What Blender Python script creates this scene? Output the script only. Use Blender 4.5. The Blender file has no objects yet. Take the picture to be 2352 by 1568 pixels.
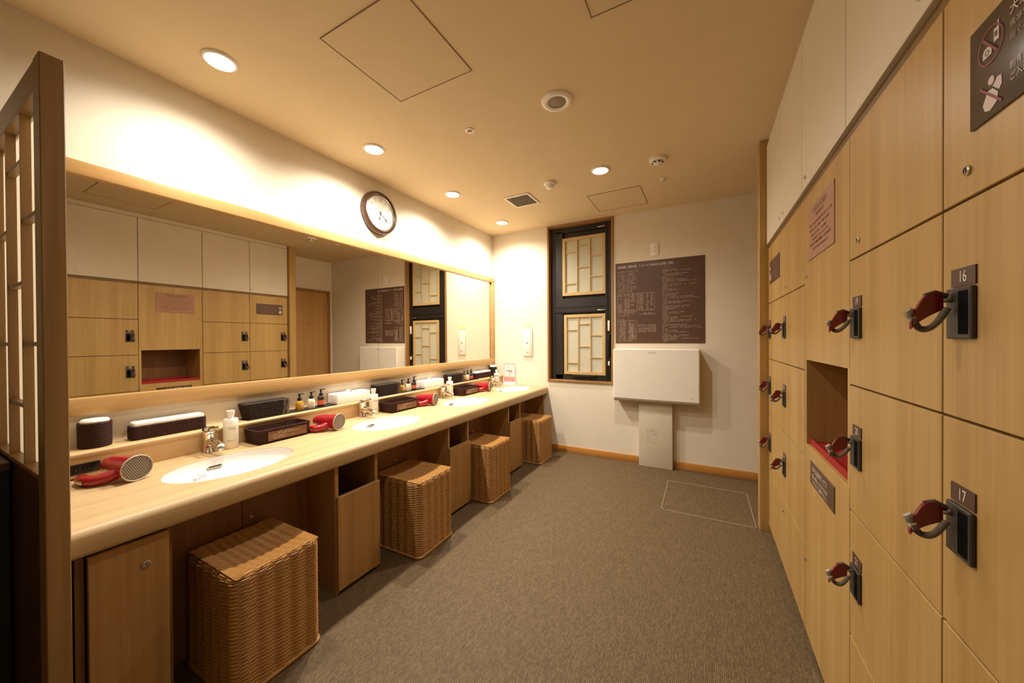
import bpy, bmesh, math, random
from mathutils import Vector, Matrix, Euler
random.seed(7)
PI = math.pi
S = bpy.context.scene
COL = S.collection

# ------------------------------------------------------------------ camera
RX, FAR, CEIL = 3.11, 3.75, 2.515
def make_camera():
    f, yaw, pitch, roll = 817.5, .49398, -.00663, -.005866
    F = Vector((-math.sin(yaw)*math.cos(pitch), math.cos(yaw)*math.cos(pitch), math.sin(pitch)))
    r = Vector((math.cos(yaw), math.sin(yaw), 0)); u = r.cross(F)
    r2 = r*math.cos(roll)+u*math.sin(roll); u2 = -r*math.sin(roll)+u*math.cos(roll)
    cd = bpy.data.cameras.new('camera'); co = bpy.data.objects.new('camera', cd); COL.objects.link(co)
    cd.sensor_width = 36; cd.sensor_fit = 'HORIZONTAL'; cd.lens = 36*f/2352
    cd.clip_start = .02; cd.clip_end = 60
    m = Matrix((( r2.x, u2.x, -F.x, 2.284), (r2.y, u2.y, -F.y, 0), (r2.z, u2.z, -F.z, 1.25), (0,0,0,1)))
    co.matrix_world = m
    S.camera = co
make_camera()
# ------------------------------------------------------------------ world, exposure
w = bpy.data.worlds.new('world'); S.world = w; w.use_nodes = True
w.node_tree.nodes['Background'].inputs[0].default_value = (.02,.018,.015,1)
w.node_tree.nodes['Background'].inputs[1].default_value = .3
S.view_settings.view_transform = 'Standard'; S.view_settings.look = 'None'
S.view_settings.gamma = 1; S.view_settings.use_curve_mapping = False
S.view_settings.exposure = 0.12
# ------------------------------------------------------------------ lamps (downlight positions are real ones)
WARM = (1.0, .915, .80)
SPOT_W = 104.0
DOWN = [(.365,.80,.66),(.365,1.652,1.02),(.365,2.49,1.02),(.365,3.35,.9),(1.605,2.676,.52),(1.605,.90,.27)]
def add_spots():
    for i,(x,y,k) in enumerate(DOWN):
        ld = bpy.data.lights.new('downlight_beam','SPOT'); lo = bpy.data.objects.new('downlight_beam', ld)
        COL.objects.link(lo); lo.location = (x,y,CEIL-.02)
        ld.energy = SPOT_W*k; ld.color = WARM; ld.spot_size = math.radians(158); ld.spot_blend = 1.0
        ld.shadow_soft_size = .035
add_spots()

# ------------------------------------------------------------------ colour / material helpers
def lin(c):
    return tuple(((v/255)/12.92 if v/255 <= .04045 else ((v/255+.055)/1.055)**2.4) for v in c)+(1,)
def mat(name, col, rough=.5, metal=0, spec=.5, trans=0, emit=None, es=0, coat=0, alpha=1):
    m = bpy.data.materials.new(name); m.use_nodes = True
    b = m.node_tree.nodes['Principled BSDF']
    b.inputs['Base Color'].default_value = lin(col); b.inputs['Roughness'].default_value = rough
    b.inputs['Metallic'].default_value = metal; b.inputs['Specular IOR Level'].default_value = spec
    b.inputs['Transmission Weight'].default_value = trans; b.inputs['Coat Weight'].default_value = coat
    if emit: b.inputs['Emission Color'].default_value = lin(emit); b.inputs['Emission Strength'].default_value = es
    # a little procedural tone variation, true of every surface
    nt = m.node_tree
    if not emit and metal < .5 and trans == 0:
        tc = nt.nodes.new('ShaderNodeTexCoord'); n = nt.nodes.new('ShaderNodeTexNoise'); n.inputs['Scale'].default_value = 9
        nt.links.new(tc.outputs['Object'], n.inputs['Vector'])
        mx = nt.nodes.new('ShaderNodeMix'); mx.data_type = 'RGBA'
        c = lin(col); mx.inputs[6].default_value = tuple(v*.95 for v in c[:3])+(1,); mx.inputs[7].default_value = tuple(min(1,v*1.03) for v in c[:3])+(1,)
        nt.links.new(n.outputs['Fac'], mx.inputs[0]); nt.links.new(mx.outputs[2], b.inputs['Base Color'])
    return m
def wood(name, c1, c2, axis='z', rough=.38, streak=60, band=11, spec=.4, vein=.18):
    m = bpy.data.materials.new(name); m.use_nodes = True; nt = m.node_tree; N = nt.nodes; L = nt.links
    b = N['Principled BSDF']; b.inputs['Roughness'].default_value = rough; b.inputs['Specular IOR Level'].default_value = spec
    g = N.new('ShaderNodeNewGeometry')
    def noise(scale, detail, long):
        mp = N.new('ShaderNodeMapping'); s = [scale]*3; s['xyz'.index(axis)] = long
        mp.inputs['Scale'].default_value = s; L.new(g.outputs['Position'], mp.inputs['Vector'])
        n = N.new('ShaderNodeTexNoise'); n.inputs['Scale'].default_value = 1; n.inputs['Detail'].default_value = detail
        L.new(mp.outputs[0], n.inputs['Vector']); return n
    n1 = noise(band, 2, .25); n2 = noise(streak, 5, 1.6); n3 = noise(streak*4, 2, 4)
    cr = N.new('ShaderNodeValToRGB'); cr.color_ramp.elements[0].position = .38; cr.color_ramp.elements[1].position = .62
    cr.color_ramp.elements[0].color = lin(c1); cr.color_ramp.elements[1].color = lin(c2)
    a = N.new('ShaderNodeMath'); a.operation = 'MULTIPLY_ADD'; a.inputs[1].default_value = .55
    L.new(n1.outputs['Fac'], a.inputs[0])
    a2 = N.new('ShaderNodeMath'); a2.operation = 'MULTIPLY'; a2.inputs[1].default_value = .45
    L.new(n2.outputs['Fac'], a2.inputs[0]); L.new(a2.outputs[0], a.inputs[2]); L.new(a.outputs[0], cr.inputs[0])
    mx = N.new('ShaderNodeMix'); mx.data_type = 'RGBA'; mx.blend_type = 'MULTIPLY'; mx.inputs[0].default_value = vein
    L.new(cr.outputs[0], mx.inputs[6]); L.new(n3.outputs['Color'], mx.inputs[7]); L.new(mx.outputs[2], b.inputs['Base Color'])
    bp = N.new('ShaderNodeBump'); bp.inputs['Strength'].default_value = .06; L.new(n2.outputs['Fac'], bp.inputs['Height']); L.new(bp.outputs[0], b.inputs['Normal'])
    return m
def plaster(name, col, amt=.05, scale=220):
    m = mat(name, col, .85, spec=.2); nt = m.node_tree; b = nt.nodes['Principled BSDF']
    g = nt.nodes.new('ShaderNodeNewGeometry'); n = nt.nodes.new('ShaderNodeTexNoise'); n.inputs['Scale'].default_value = scale
    nt.links.new(g.outputs['Position'], n.inputs['Vector']); bp = nt.nodes.new('ShaderNodeBump'); bp.inputs['Strength'].default_value = amt
    bp.inputs['Distance'].default_value = .002
    nt.links.new(n.outputs['Fac'], bp.inputs['Height']); nt.links.new(bp.outputs[0], b.inputs['Normal']); return m

M = {}
M['wall'] = plaster('wall_plaster', (230,219,199), .12)
M['ceil'] = plaster('ceiling_plaster', (222,201,163), .1)
M['ceil2'] = plaster('ceiling_hatch_plaster', (219,198,160), .1)
M['seam'] = mat('hatch_seam', (136,110,76), .6)
M['locker'] = wood('locker_veneer', (180,142,82), (200,163,101), 'z', band=9)
M['lockedge'] = wood('locker_edge', (120,90,48), (138,106,60), 'z')
M['frame'] = wood('mirror_frame_wood', (188,148,92), (204,164,108), 'y')
M['counter'] = wood('counter_wood', (198,168,122), (214,186,140), 'y', rough=.38, band=14, streak=45)
M['shelf'] = wood('shelf_wood', (214,180,128), (228,196,146), 'y', rough=.32)
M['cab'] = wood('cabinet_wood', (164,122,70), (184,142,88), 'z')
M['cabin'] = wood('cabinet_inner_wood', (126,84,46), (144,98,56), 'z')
M['post'] = wood('screen_post_wood', (146,110,64), (174,136,86), 'z', streak=34, band=16, vein=.3)
M['postx'] = wood('screen_rail_wood', (146,112,68), (168,132,84), 'x')
M['winwood'] = wood('window_casing_wood', (150,108,58), (170,128,74), 'z')
M['shoji'] = wood('shoji_wood', (202,170,112), (216,186,130), 'z')
M['doorw'] = wood('door_veneer', (188,142,84), (204,160,100), 'z')
M['base'] = wood('baseboard_wood', (190,128,58), (206,144,70), 'x')
M['white'] = mat('white_plastic', (240,233,220), .35)
M['offwhite'] = mat('white_laminate', (218,206,184), .5)
M['paper'] = mat('shoji_paper', (196,192,170), .9)
M['black'] = mat('black_aluminium', (30,26,23), .4)
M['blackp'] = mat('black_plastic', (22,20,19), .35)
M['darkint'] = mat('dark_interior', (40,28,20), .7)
M['chrome'] = mat('chrome', (230,228,224), .06, 1)
M['steel'] = mat('brushed_steel', (190,184,172), .3, 1)
M['ceramic'] = mat('white_ceramic', (240,236,228), .12, coat=.4)
M['mirror'] = mat('mirror_glass', (234,229,218), .0, 1)
M['lock'] = mat('lock_grey', (64,60,54), .45)
M['plate'] = mat('number_plate', (84,58,46), .55)
M['text'] = mat('light_print', (222,210,196), .6)
M['signdark'] = mat('dark_brown_sign', (92,66,52), .42)
M['signsat'] = mat('satin_dark_sign', (56,46,42), .24, .0, 1)
M['signpink'] = mat('pink_brown_sign', (170,124,98), .5)
M['darktext'] = mat('brown_print', (122,78,52), .6)
M['icon'] = mat('icon_print', (206,190,182), .5)
M['iconred'] = mat('red_icon_print', (126,44,44), .5)
M['red'] = mat('red_plastic', (156,18,32), .26, coat=.4)
M['redband'] = mat('dark_red_tag', (122,10,22), .25, coat=.3)
M['redlin'] = mat('red_liner', (160,20,16), .6)
M['coil'] = mat('grey_coil', (158,148,134), .35, .2)
M['rattan'] = mat('rattan', (178,130,68), .44)
M['stoolblock'] = mat('dark_light_block', (64,40,20), .8)
M['dkwick'] = mat('dark_brown_wicker', (58,31,22), .75, spec=.25)
M['bkwick'] = mat('black_brown_wicker', (46,31,21), .75, spec=.25)
M['towel'] = mat('white_towel', (240,234,222), .9)
M['tissue'] = mat('tissue_white', (246,242,236), .8)
M['amber'] = mat('amber_soap', (190,140,24), .15, coat=.5)
M['cream'] = mat('cream_bottle', (236,222,194), .3)
M['darkglass'] = mat('dark_bottle', (48,40,32), .15, coat=.4)
M['redlabel'] = mat('coral_label', (206,96,66), .5)
M['lotion'] = mat('white_lotion_bottle', (238,228,208), .3)
M['grille'] = mat('grille_beige', (180,164,142), .5)
M['hole'] = mat('grille_hole', (58,38,26), .8)
M['clockrim'] = mat('dark_clock_rim', (72,46,34), .3, coat=.5)
M['clockface'] = mat('clock_face', (242,238,226), .5)
M['blackprint'] = mat('black_print', (40,38,36), .6)
M['greyprint'] = mat('grey_print', (150,140,128), .6)
M['pink'] = mat('pink_print', (226,148,140), .6)
M['lightpink'] = mat('pale_pink_print', (238,176,168), .6)
M['green'] = mat('pale_green_label', (226,220,176), .6)
M['glow'] = mat('lamp_glow', (255,250,236), .5, emit=(255,246,228), es=30)
M['cabblack'] = mat('black_cabinet', (20,17,15), .6)
M['matte'] = mat('dark_mat', (40,28,20), .7)
M['clear'] = mat('clear_acrylic', (250,246,240), .1)

def floor_mat():
    m = bpy.data.materials.new('woven_vinyl_floor'); m.use_nodes = True; nt = m.node_tree; N = nt.nodes; L = nt.links
    b = N['Principled BSDF']; b.inputs['Roughness'].default_value = .62; b.inputs['Specular IOR Level'].default_value = .3
    g = N.new('ShaderNodeNewGeometry')
    mp = N.new('ShaderNodeMapping'); mp.inputs['Rotation'].default_value = (0,0,0); L.new(g.outputs['Position'], mp.inputs['Vector'])
    br = N.new('ShaderNodeTexBrick'); br.inputs['Scale'].default_value = 1; br.offset = .5
    br.inputs['Brick Width'].default_value = .013; br.inputs['Row Height'].default_value = .0062; br.inputs['Mortar Size'].default_value = .0013
    br.inputs['Mortar Smooth'].default_value = .7; br.inputs['Bias'].default_value = 0
    br.inputs['Color1'].default_value = lin((129,107,76)); br.inputs['Color2'].default_value = lin((104,85,57)); br.inputs['Mortar'].default_value = lin((70,56,40))
    rot = N.new('ShaderNodeMapping'); rot.inputs['Rotation'].default_value = (0,0,PI/2); L.new(mp.outputs[0], rot.inputs['Vector']); L.new(rot.outputs[0], br.inputs['Vector'])
    n = N.new('ShaderNodeTexNoise'); n.inputs['Scale'].default_value = 1; n.inputs['Detail'].default_value = 3
    m2 = N.new('ShaderNodeMapping'); m2.inputs['Scale'].default_value = (240, 14, 1); L.new(g.outputs['Position'], m2.inputs['Vector']); L.new(m2.outputs[0], n.inputs['Vector'])
    mx = N.new('ShaderNodeMix'); mx.data_type = 'RGBA'; mx.blend_type = 'OVERLAY'; mx.inputs[0].default_value = .5
    L.new(br.outputs['Color'], mx.inputs[6]); L.new(n.outputs['Fac'], mx.inputs[7]); L.new(mx.outputs[2], b.inputs['Base Color'])
    bp = N.new('ShaderNodeBump'); bp.inputs['Strength'].default_value = .4; bp.inputs['Distance'].default_value = .002; bp.invert = True
    L.new(br.outputs['Fac'], bp.inputs['Height']); L.new(bp.outputs[0], b.inputs['Normal'])
    return m
M['floor'] = floor_mat()
M['slotblack'] = mat('slot_black', (9,8,7), .9, spec=.1)
M['slat'] = mat('vent_slat', (150,126,94), .5)

# ------------------------------------------------------------------ mesh builder
class B:
    """collects shapes; all coordinates are world coordinates minus origin o"""
    def __init__(s, o=(0,0,0)):
        s.v = []; s.f = []; s.o = Vector(o); s.sm = []
    def add(s, vs, fs, smooth=False):
        k = len(s.v); s.v += [tuple(Vector(v)-s.o) for v in vs]; s.f += [tuple(i+k for i in f) for f in fs]; s.sm += [smooth]*len(fs); return s
    def box(s, x0,x1,y0,y1,z0,z1, bev=0, seg=2):
        if bev:
            bm = bmesh.new(); bmesh.ops.create_cube(bm, size=1)
            bmesh.ops.scale(bm, vec=(x1-x0,y1-y0,z1-z0), verts=bm.verts)
            bmesh.ops.translate(bm, vec=((x0+x1)/2,(y0+y1)/2,(z0+z1)/2), verts=bm.verts)
            bmesh.ops.bevel(bm, geom=bm.edges[:], offset=bev, segments=seg, affect='EDGES', profile=.5)
            bm.verts.index_update(); s.add([v.co.copy() for v in bm.verts], [[v.index for v in f.verts] for f in bm.faces], seg > 1); bm.free(); return s
        return s.add([(x0,y0,z0),(x1,y0,z0),(x1,y1,z0),(x0,y1,z0),(x0,y0,z1),(x1,y0,z1),(x1,y1,z1),(x0,y1,z1)],
              [(0,3,2,1),(4,5,6,7),(0,1,5,4),(1,2,6,5),(2,3,7,6),(3,0,4,7)])
    def lathe(s, prof, c=(0,0,0), axis='z', seg=24, sx=1, sy=1, cap=True):
        vs = []; n = len(prof)
        for k in range(seg):
            a = 2*PI*k/seg
            for r,h in prof:
                p = (r*math.cos(a)*sx, r*math.sin(a)*sy, h)
                if axis == 'x': p = (p[2], p[0], p[1])
                elif axis == 'y': p = (p[1], p[2], p[0])
                vs.append((p[0]+c[0], p[1]+c[1], p[2]+c[2]))
        fs = []
        for k in range(seg):
            k2 = (k+1) % seg
            for j in range(n-1): fs.append((k*n+j, k2*n+j, k2*n+j+1, k*n+j+1))
        s.add(vs, fs, True)
        if cap:
            s.add([vs[k*n] for k in range(seg)], [tuple(range(seg))[::-1]])
            s.add([vs[k*n+n-1] for k in range(seg)], [tuple(range(seg))])
        return s
    def tube(s, pts, r, seg=8, closed=False, cap=True):
        pts = [Vector(p) for p in pts]; n = len(pts); vs = []
        up = Vector((0,0,1)); prev = None
        for i,p in enumerate(pts):
            if closed: t = pts[(i+1)%n]-pts[i-1]
            else: t = pts[min(i+1,n-1)]-pts[max(i-1,0)]
            t = t.normalized() if t.length > 1e-9 else Vector((1,0,0))
            if prev is None: a = t.cross(up if abs(t.z) < .9 else Vector((1,0,0))).normalized()
            else: a = (prev - t*prev.dot(t)); a = a.normalized() if a.length > 1e-6 else t.orthogonal().normalized()
            prev = a; b = t.cross(a); rr = r[i] if isinstance(r,(list,tuple)) else r
            for k in range(seg):
                an = 2*PI*k/seg; vs.append(p + a*math.cos(an)*rr + b*math.sin(an)*rr)
        fs = []
        for i in range(n if closed else n-1):
            j = (i+1) % n
            for k in range(seg):
                k2 = (k+1) % seg; fs.append((i*seg+k, i*seg+k2, j*seg+k2, j*seg+k))
        s.add(vs, fs, True)
        if cap and not closed:
            s.add(vs[:seg], [tuple(range(seg))[::-1]]); s.add(vs[-seg:], [tuple(range(seg))])
        return s
    def prism(s, poly, a0, a1, axis='y', smooth=False):
        """poly in the two other axes: axis y -> (x,z), axis x -> (y,z), axis z -> (x,y)"""
        def P(p, h):
            if axis == 'y': return (p[0], h, p[1])
            if axis == 'x': return (h, p[0], p[1])
            return (p[0], p[1], h)
        n = len(poly); vs = [P(p,a0) for p in poly]+[P(p,a1) for p in poly]
        s.add(vs, [(i,(i+1)%n,n+(i+1)%n,n+i) for i in range(n)], smooth)
        s.add(vs[:n], [tuple(range(n))[::-1]]); s.add(vs[n:], [tuple(range(n))]); return s
    def obj(s, name, m, parent=None, loc=None):
        me = bpy.data.meshes.new(name); me.from_pydata(s.v, [], s.f); me.materials.append(m)
        me.polygons.foreach_set('use_smooth', s.sm); me.update()
        bm = bmesh.new(); bm.from_mesh(me); bmesh.ops.recalc_face_normals(bm, faces=bm.faces) if len(s.f) < 60000 else None
        bm.to_mesh(me); bm.free()
        if any(s.sm) and len(s.v) < 60000:
            try: me.set_sharp_from_angle(angle=math.radians(42))
            except Exception: pass
        o = bpy.data.objects.new(name, me); COL.objects.link(o); o.parent = parent
        o.location = loc if loc is not None else ((0,0,0) if parent else s.o)
        return o
def tag(o, label=None, cat=None, group=None, kind=None):
    if label: o['label'] = label
    if cat: o['category'] = cat
    if group: o['group'] = group
    if kind: o['kind'] = kind
    return o
def thing(name, loc, label, cat, group=None, rz=0):
    e = bpy.data.objects.new(name, None); e.empty_display_size = .05; COL.objects.link(e)
    e.location = loc; e.rotation_euler = (0,0,rz); return tag(e, label, cat, group)
def copy_tree(o, parent=None):
    c = o.copy(); COL.objects.link(c); c.parent = parent
    for ch in [x for x in bpy.data.objects if x.parent == o]: copy_tree(ch, c)
    return c
def place(o, loc, label, rz=None):
    c = copy_tree(o); c.location = loc; c['label'] = label
    if rz is not None: c.rotation_euler = (0,0,rz)
    return c
def struct(b, name, m, parent=None):
    o = b.obj(name, m, parent)
    if not parent: o['kind'] = 'structure'
    return o
def text_mesh(s, size, align='CENTER'):
    cu = bpy.data.curves.new('t','FONT'); cu.body = s; cu.size = size; cu.align_x = align; cu.align_y = 'CENTER'; cu.resolution_u = 5 if len(s) < 3 else 2; cu.offset = size*.004
    to = bpy.data.objects.new('t', cu); COL.objects.link(to); bpy.context.view_layer.update()
    me = bpy.data.meshes.new_from_object(to.evaluated_get(bpy.context.evaluated_depsgraph_get()))
    bpy.data.objects.remove(to); return me
def text(name, s, size, m, parent, org, face, align='CENTER', xs=1, zs=1, fit=None):
    """org: position relative to parent; face: '+x' text on a wall seen from +x, '-x', '-y', 'z'"""
    me = text_mesh(s, size, align)
    if fit and len(me.vertices): xs = fit/(max(v.co.x for v in me.vertices)-min(v.co.x for v in me.vertices))
    me.materials.clear(); me.materials.append(m)
    R = {'-y': Matrix(((1,0,0),(0,0,-1),(0,1,0))), '+x': Matrix(((0,0,1),(1,0,0),(0,1,0))),
         '-x': Matrix(((0,0,-1),(-1,0,0),(0,1,0)))}[face].to_4x4()
    me.transform(R @ Matrix.Diagonal((xs,zs,1,1)))
    o = bpy.data.objects.new(name, me); COL.objects.link(o); o.parent = parent; o.location = org; return o
def glyphs(b, face, plane, rows, h, rnd, dens=.8):
    """lines of tiny print strokes. rows: (u0,u1,z). face as in text"""
    for (u0,u1,z) in rows:
        u = min(u0,u1); e = max(u0,u1); st = h*1.05
        while u < e-h*.5:
            if rnd.random() < dens:
                for q in range(3):
                    if rnd.random() < .5:
                        a = u+rnd.random()*h*.3; c = (a, a+h*.55, z+h*(q/3-.35), z+h*(q/3-.35)+h*.17)
                    else:
                        a = u+rnd.random()*h*.7; c = (a, a+h*.17, z-h*.42, z+h*.42)
                    if face == '-y': b.box(c[0],c[1],plane-.0003,plane,c[2],c[3])
                    else: b.box(plane-.0003,plane+.0003,c[0],c[1],c[2],c[3])
            u += st
def rrect(x0,x1,y0,y1,r,n=5):
    p = []
    for cx,cy,a0 in ((x1-r,y1-r,0),(x0+r,y1-r,90),(x0+r,y0+r,180),(x1-r,y0+r,270)):
        for k in range(n+1):
            a = math.radians(a0+90*k/n); p.append((cx+r*math.cos(a), cy+r*math.sin(a)))
    return p
def resample(poly, n):
    P = [Vector(p) for p in poly]; L = [0]
    for i in range(len(P)): L.append(L[-1]+(P[(i+1)%len(P)]-P[i]).length)
    out = []; j = 0
    for k in range(n):
        d = L[-1]*k/n
        while L[j+1] < d: j += 1
        t = (d-L[j])/max(1e-9, L[j+1]-L[j]); a = P[j]; c = P[(j+1)%len(P)]
        q = a.lerp(c,t); tg = (c-a).normalized(); out.append((q, Vector((tg.y,-tg.x))))
    return out
def weave(b, polyf, z0, z1, rows, stakes, amp, r, seg=5, sub=4, zf=None, alt=.5, zw=0):
    """horizontal strands woven in and out around upright stakes; polyf(t) gives the outline at height fraction t"""
    n = stakes*sub
    for i in range(rows):
        t = (i+.5)/rows; z = z0+(z1-z0)*t; pts = []
        for k,(q,nn) in enumerate(resample(polyf(t), n)):
            ph = 2*PI*k/(2*sub)
            o = amp*math.cos(ph + 2*PI*alt*(i%2)) + random.uniform(-1,1)*amp*.18
            zz = z + zw*math.cos(ph) + random.uniform(-1,1)*r*.12 + (zf(t,q) if zf else 0)
            pts.append((q.x+nn.x*o, q.y+nn.y*o, zz))
        b.tube(pts, r, seg, closed=True)
    return b

# ================================================================== SETTING
struct(B().box(-.2,3.5,-2.2,3.95,-.1,0), 'floor', M['floor'])
struct(B().box(-.2,3.5,-2.2,3.95,CEIL,CEIL+.1), 'ceiling', M['ceil'])
struct(B().box(-.12,0,-2.2,3.75,0,CEIL), 'wall_left', M['wall'])
struct(B().box(-.12,3.3,-2.3,-2.2,0,CEIL), 'wall_back', M['wall'])
WX0,WX1,WZ0,WZ1 = .745,1.447,.793,CEIL
wf = B(); wf.box(-.12,WX0,3.75,3.87,0,CEIL); wf.box(WX1,3.23,3.75,3.87,0,CEIL); wf.box(WX0,WX1,3.75,3.87,0,WZ0)
struct(wf, 'wall_far', M['wall'])
struct(B().box(3.11,3.23,-2.2,3.75,0,CEIL), 'wall_right', M['wall'])
struct(B().box(2.65,3.11,-2.2,.45,0,CEIL), 'wall_right_near', M['wall'])
bb = B((1.8,3.74,0)); bb.box(.62,1.705,3.738,3.75,0,.068,.002); bb.box(2.035,3.11,3.738,3.75,0,.068,.002)
struct(bb, 'baseboard_far', M['base'])
struct(B((3.1,3.3,0)).box(3.10,3.11,3.73,3.738,0,.068), 'baseboard_right', M['base'])

# ---- door seen only in the mirror, on the right wall past the lockers
dr = B((3.11,3.35,0)).box(3.085,3.105,3.02,3.66,.008,2.0,.003); door = struct(dr, 'door_1', M['doorw'])
df = B((3.11,3.35,0)); df.box(3.075,3.11,3.66,3.70,0,2.04); df.box(3.075,3.11,2.98,3.02,0,2.04); df.box(3.075,3.11,3.02,3.66,2.0,2.04)
o = df.obj('door_frame', M['winwood'], door)
for z in (.35,1.7):
    B((3.11,3.35,0)).box(3.078,3.086,3.64,3.665,z,z+.10,.002).obj('hinge', M['steel'], door)
dt = B((3.11,3.35,0)); glyphs(dt,'-x',3.084,[(3.27,3.39,1.507)],.016,random.Random(2)); dt.obj('door_lettering', M['darktext'], door)

# ---- window
wn = B((1.1,3.75,WZ0))
def ring(b,x0,x1,z0,z1,w,y0,y1,bev=.0015,wt=None):
    wt = wt or w
    b.box(x0,x0+w,y0,y1,z0,z1,bev,1); b.box(x1-w,x1,y0,y1,z0,z1,bev,1); b.box(x0+w,x1-w,y0,y1,z0,z0+w,bev,1); b.box(x0+w,x1-w,y0,y1,z1-wt,z1,bev,1)
ring(wn,.727,1.463,.773,2.513,.022,3.735,3.85)
win = struct(wn,'window_1',M['winwood'])
bf = B((1.1,3.75,WZ0)); ring(bf,.749,1.441,.795,2.491,.055,3.80,3.845); bf.box(.80,1.39,3.795,3.845,1.535,1.70,.002,1); bf.box(.80,1.39,3.788,3.80,1.60,1.612)
bf.box(.80,1.39,3.786,3.80,1.545,1.556); bf.box(1.368,1.39,3.79,3.84,.80,2.45); bf.box(.80,.89,3.80,3.84,.80,2.45)
bf.obj('window_frame', M['black'], win)
bg = B((1.1,3.75,WZ0)); bg.box(.80,1.40,3.835,3.84,.82,2.46); bg.obj('sash_backing', M['black'], win)
def shoji(x0,x1,z0,z1,cols):
    p = B((1.1,3.75,WZ0)); p.box(x0+.01,x1-.01,3.806,3.812,z0+.01,z1-.01); pn = p.obj('shoji_paper', M['paper'], win)
    f = B((1.1,3.75,WZ0)); ring(f,x0,x1,z0,z1,.034,3.79,3.812); f.obj('shoji_frame', M['shoji'], win)
    W = x1-x0; H = z1-z0; xs = [x0+.034, x0+.35*W, x0+.65*W, x1-.034]
    for k in (1,2): B((1.1,3.75,WZ0)).box(xs[k]-.006,xs[k]+.006,3.794,3.807,z0+.034,z1-.034).obj('shoji_bar', M['shoji'], win)
    for c,fr in enumerate(cols):
        for q in fr:
            z = z1-.034-q*(H-.068)
            B((1.1,3.75,WZ0)).box(xs[c]+(.006 if c else 0),xs[c+1]-(.006 if c<2 else 0),3.795,3.807,z-.005,z+.005).obj('shoji_bar', M['shoji'], win)
shoji(.89,1.37,1.728,2.37,[(.22,.83),(.115,.53),(.335,.725)])
shoji(.905,1.367,.856,1.518,[(.23,.845),(.125,.54),(.335,.74)])
for z in (2.44,1.555): tag(B((1.1,3.75,WZ0)).box(1.29,1.37,3.775,3.787,z-.006,z+.006,.002).obj('stay', M['steel'], win), 'small steel stay')
tag(B((1.1,3.75,WZ0)).box(1.005,1.26,3.765,3.79,.828,.853,.004).obj('window_handle', M['blackp'], win), 'black bar handle')
lt = B((1.1,3.75,WZ0)); lt.box(1.395,1.415,3.775,3.80,1.33,1.44,.004); lt.box(1.397,1.413,3.775,3.80,.965,1.01,.003); tag(lt.obj('latch', M['white'], win),'white latch blocks')
B((1.1,3.75,WZ0)).box(1.396,1.412,3.77,3.80,1.05,1.30,.004).obj('latch_lever', M['blackp'], win)

# ================================================================== CEILING THINGS
def hatch(x0,x1,y0,y1,label):
    o = (x0,y0,CEIL); t = thing('ceiling_hatch', o, label, 'access hatch')
    B(o).box(x0+.0035,x1-.0035,y0+.0035,y1-.0035,CEIL-.0015,CEIL).obj('hatch_panel', M['ceil2'], t)
    r = B(o); g = .0035
    for a in ((x0,x1,y0,y0+g),(x0,x1,y1-g,y1),(x0,x0+g,y0+g,y1-g),(x1-g,x1,y0+g,y1-g)): r.box(*a,CEIL-.003,CEIL)
    r.obj('hatch_frame', M['seam'], t)
hatch(.87,1.328,.941,1.396,'square ceiling access hatch nearest the clock wall, above the front of the room')
hatch(1.895,2.35,.94,1.395,'square ceiling access hatch beside the lockers, cut by the top of the photo')
hatch(1.373,1.825,3.107,3.545,'square ceiling access hatch in front of the window wall')
dl0 = None
DLAB = ['glowing downlight over the first basin, nearest the wooden screen','glowing downlight over the second basin, nearest the wall clock',
 'glowing downlight over the third basin','glowing downlight over the fourth basin in the far corner','glowing downlight alone in the middle ceiling near the smoke detectors']
for i,(x,y,k) in enumerate(DOWN[:5]):
    if not dl0:
        dl0 = thing('downlight',(x,y,CEIL),DLAB[0],'ceiling light','recessed round downlights')
        B().lathe([(.056,-.010),(.064,-.008),(.068,-.003),(.068,0),(.057,0)],seg=32,cap=False).obj('trim_ring',M['white'],dl0)
        B().lathe([(.0,-.0065),(.057,-.0065),(.057,-.001)],seg=32).obj('diffuser',M['glow'],dl0)
    else: place(dl0,(x,y,CEIL),DLAB[i])
for ch in dl0.children_recursive: ch.visible_shadow = True
sp = thing('ceiling_speaker',(1.60,1.79,CEIL),'round white ceiling speaker with grey grille in the middle of the ceiling','speaker')
B().lathe([(.048,-.008),(.06,-.014),(.075,-.012),(.083,-.004),(.083,0)],seg=40,cap=False).obj('bezel',M['white'],sp)
B().lathe([(0,-.010),(.03,-.009),(.047,-.006),(.047,-.002)],seg=36).obj('speaker_grille',mat('speaker_grille',(150,132,112),.6),sp)
sm = thing('smoke_detector',(1.188,2.70,CEIL),'white domed smoke detector beside the ceiling vent','smoke detector')
B().lathe([(.05,0),(.05,-.012),(.04,-.022)],seg=28).obj('base',M['white'],sm)
B().lathe([(.034,-.022),(.03,-.042),(.018,-.05),(0,-.05)],seg=24,cap=False).obj('sensor_dome',M['white'],sm)
s2 = thing('smoke_detector',(2.0,2.71,CEIL),'flat white smoke detector with dark slots, nearer the lockers','smoke detector')
B().lathe([(.056,0),(.056,-.014),(.046,-.02),(.03,-.02)],seg=28).obj('base',M['white'],s2)
B().lathe([(.03,-.02),(.03,-.034),(.02,-.04),(0,-.04)],seg=24,cap=False).obj('sensor_dome',M['white'],s2)
sl = B()
for k in range(6):
    a = k*PI/3; sl.box(.031*math.cos(a)-.006,.031*math.cos(a)+.006,.031*math.sin(a)-.006,.031*math.sin(a)+.006,-.032,-.024)
sl.obj('vent_slot',M['blackp'],s2)
sk = thing('sprinkler_cap',(1.04,1.786,CEIL),'small round sprinkler with dark centre, nearer the clock','sprinkler')
B().lathe([(.028,0),(.028,-.004),(.016,-.007),(.014,-.002)],seg=24,cap=False).obj('escutcheon',M['white'],sk)
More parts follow.
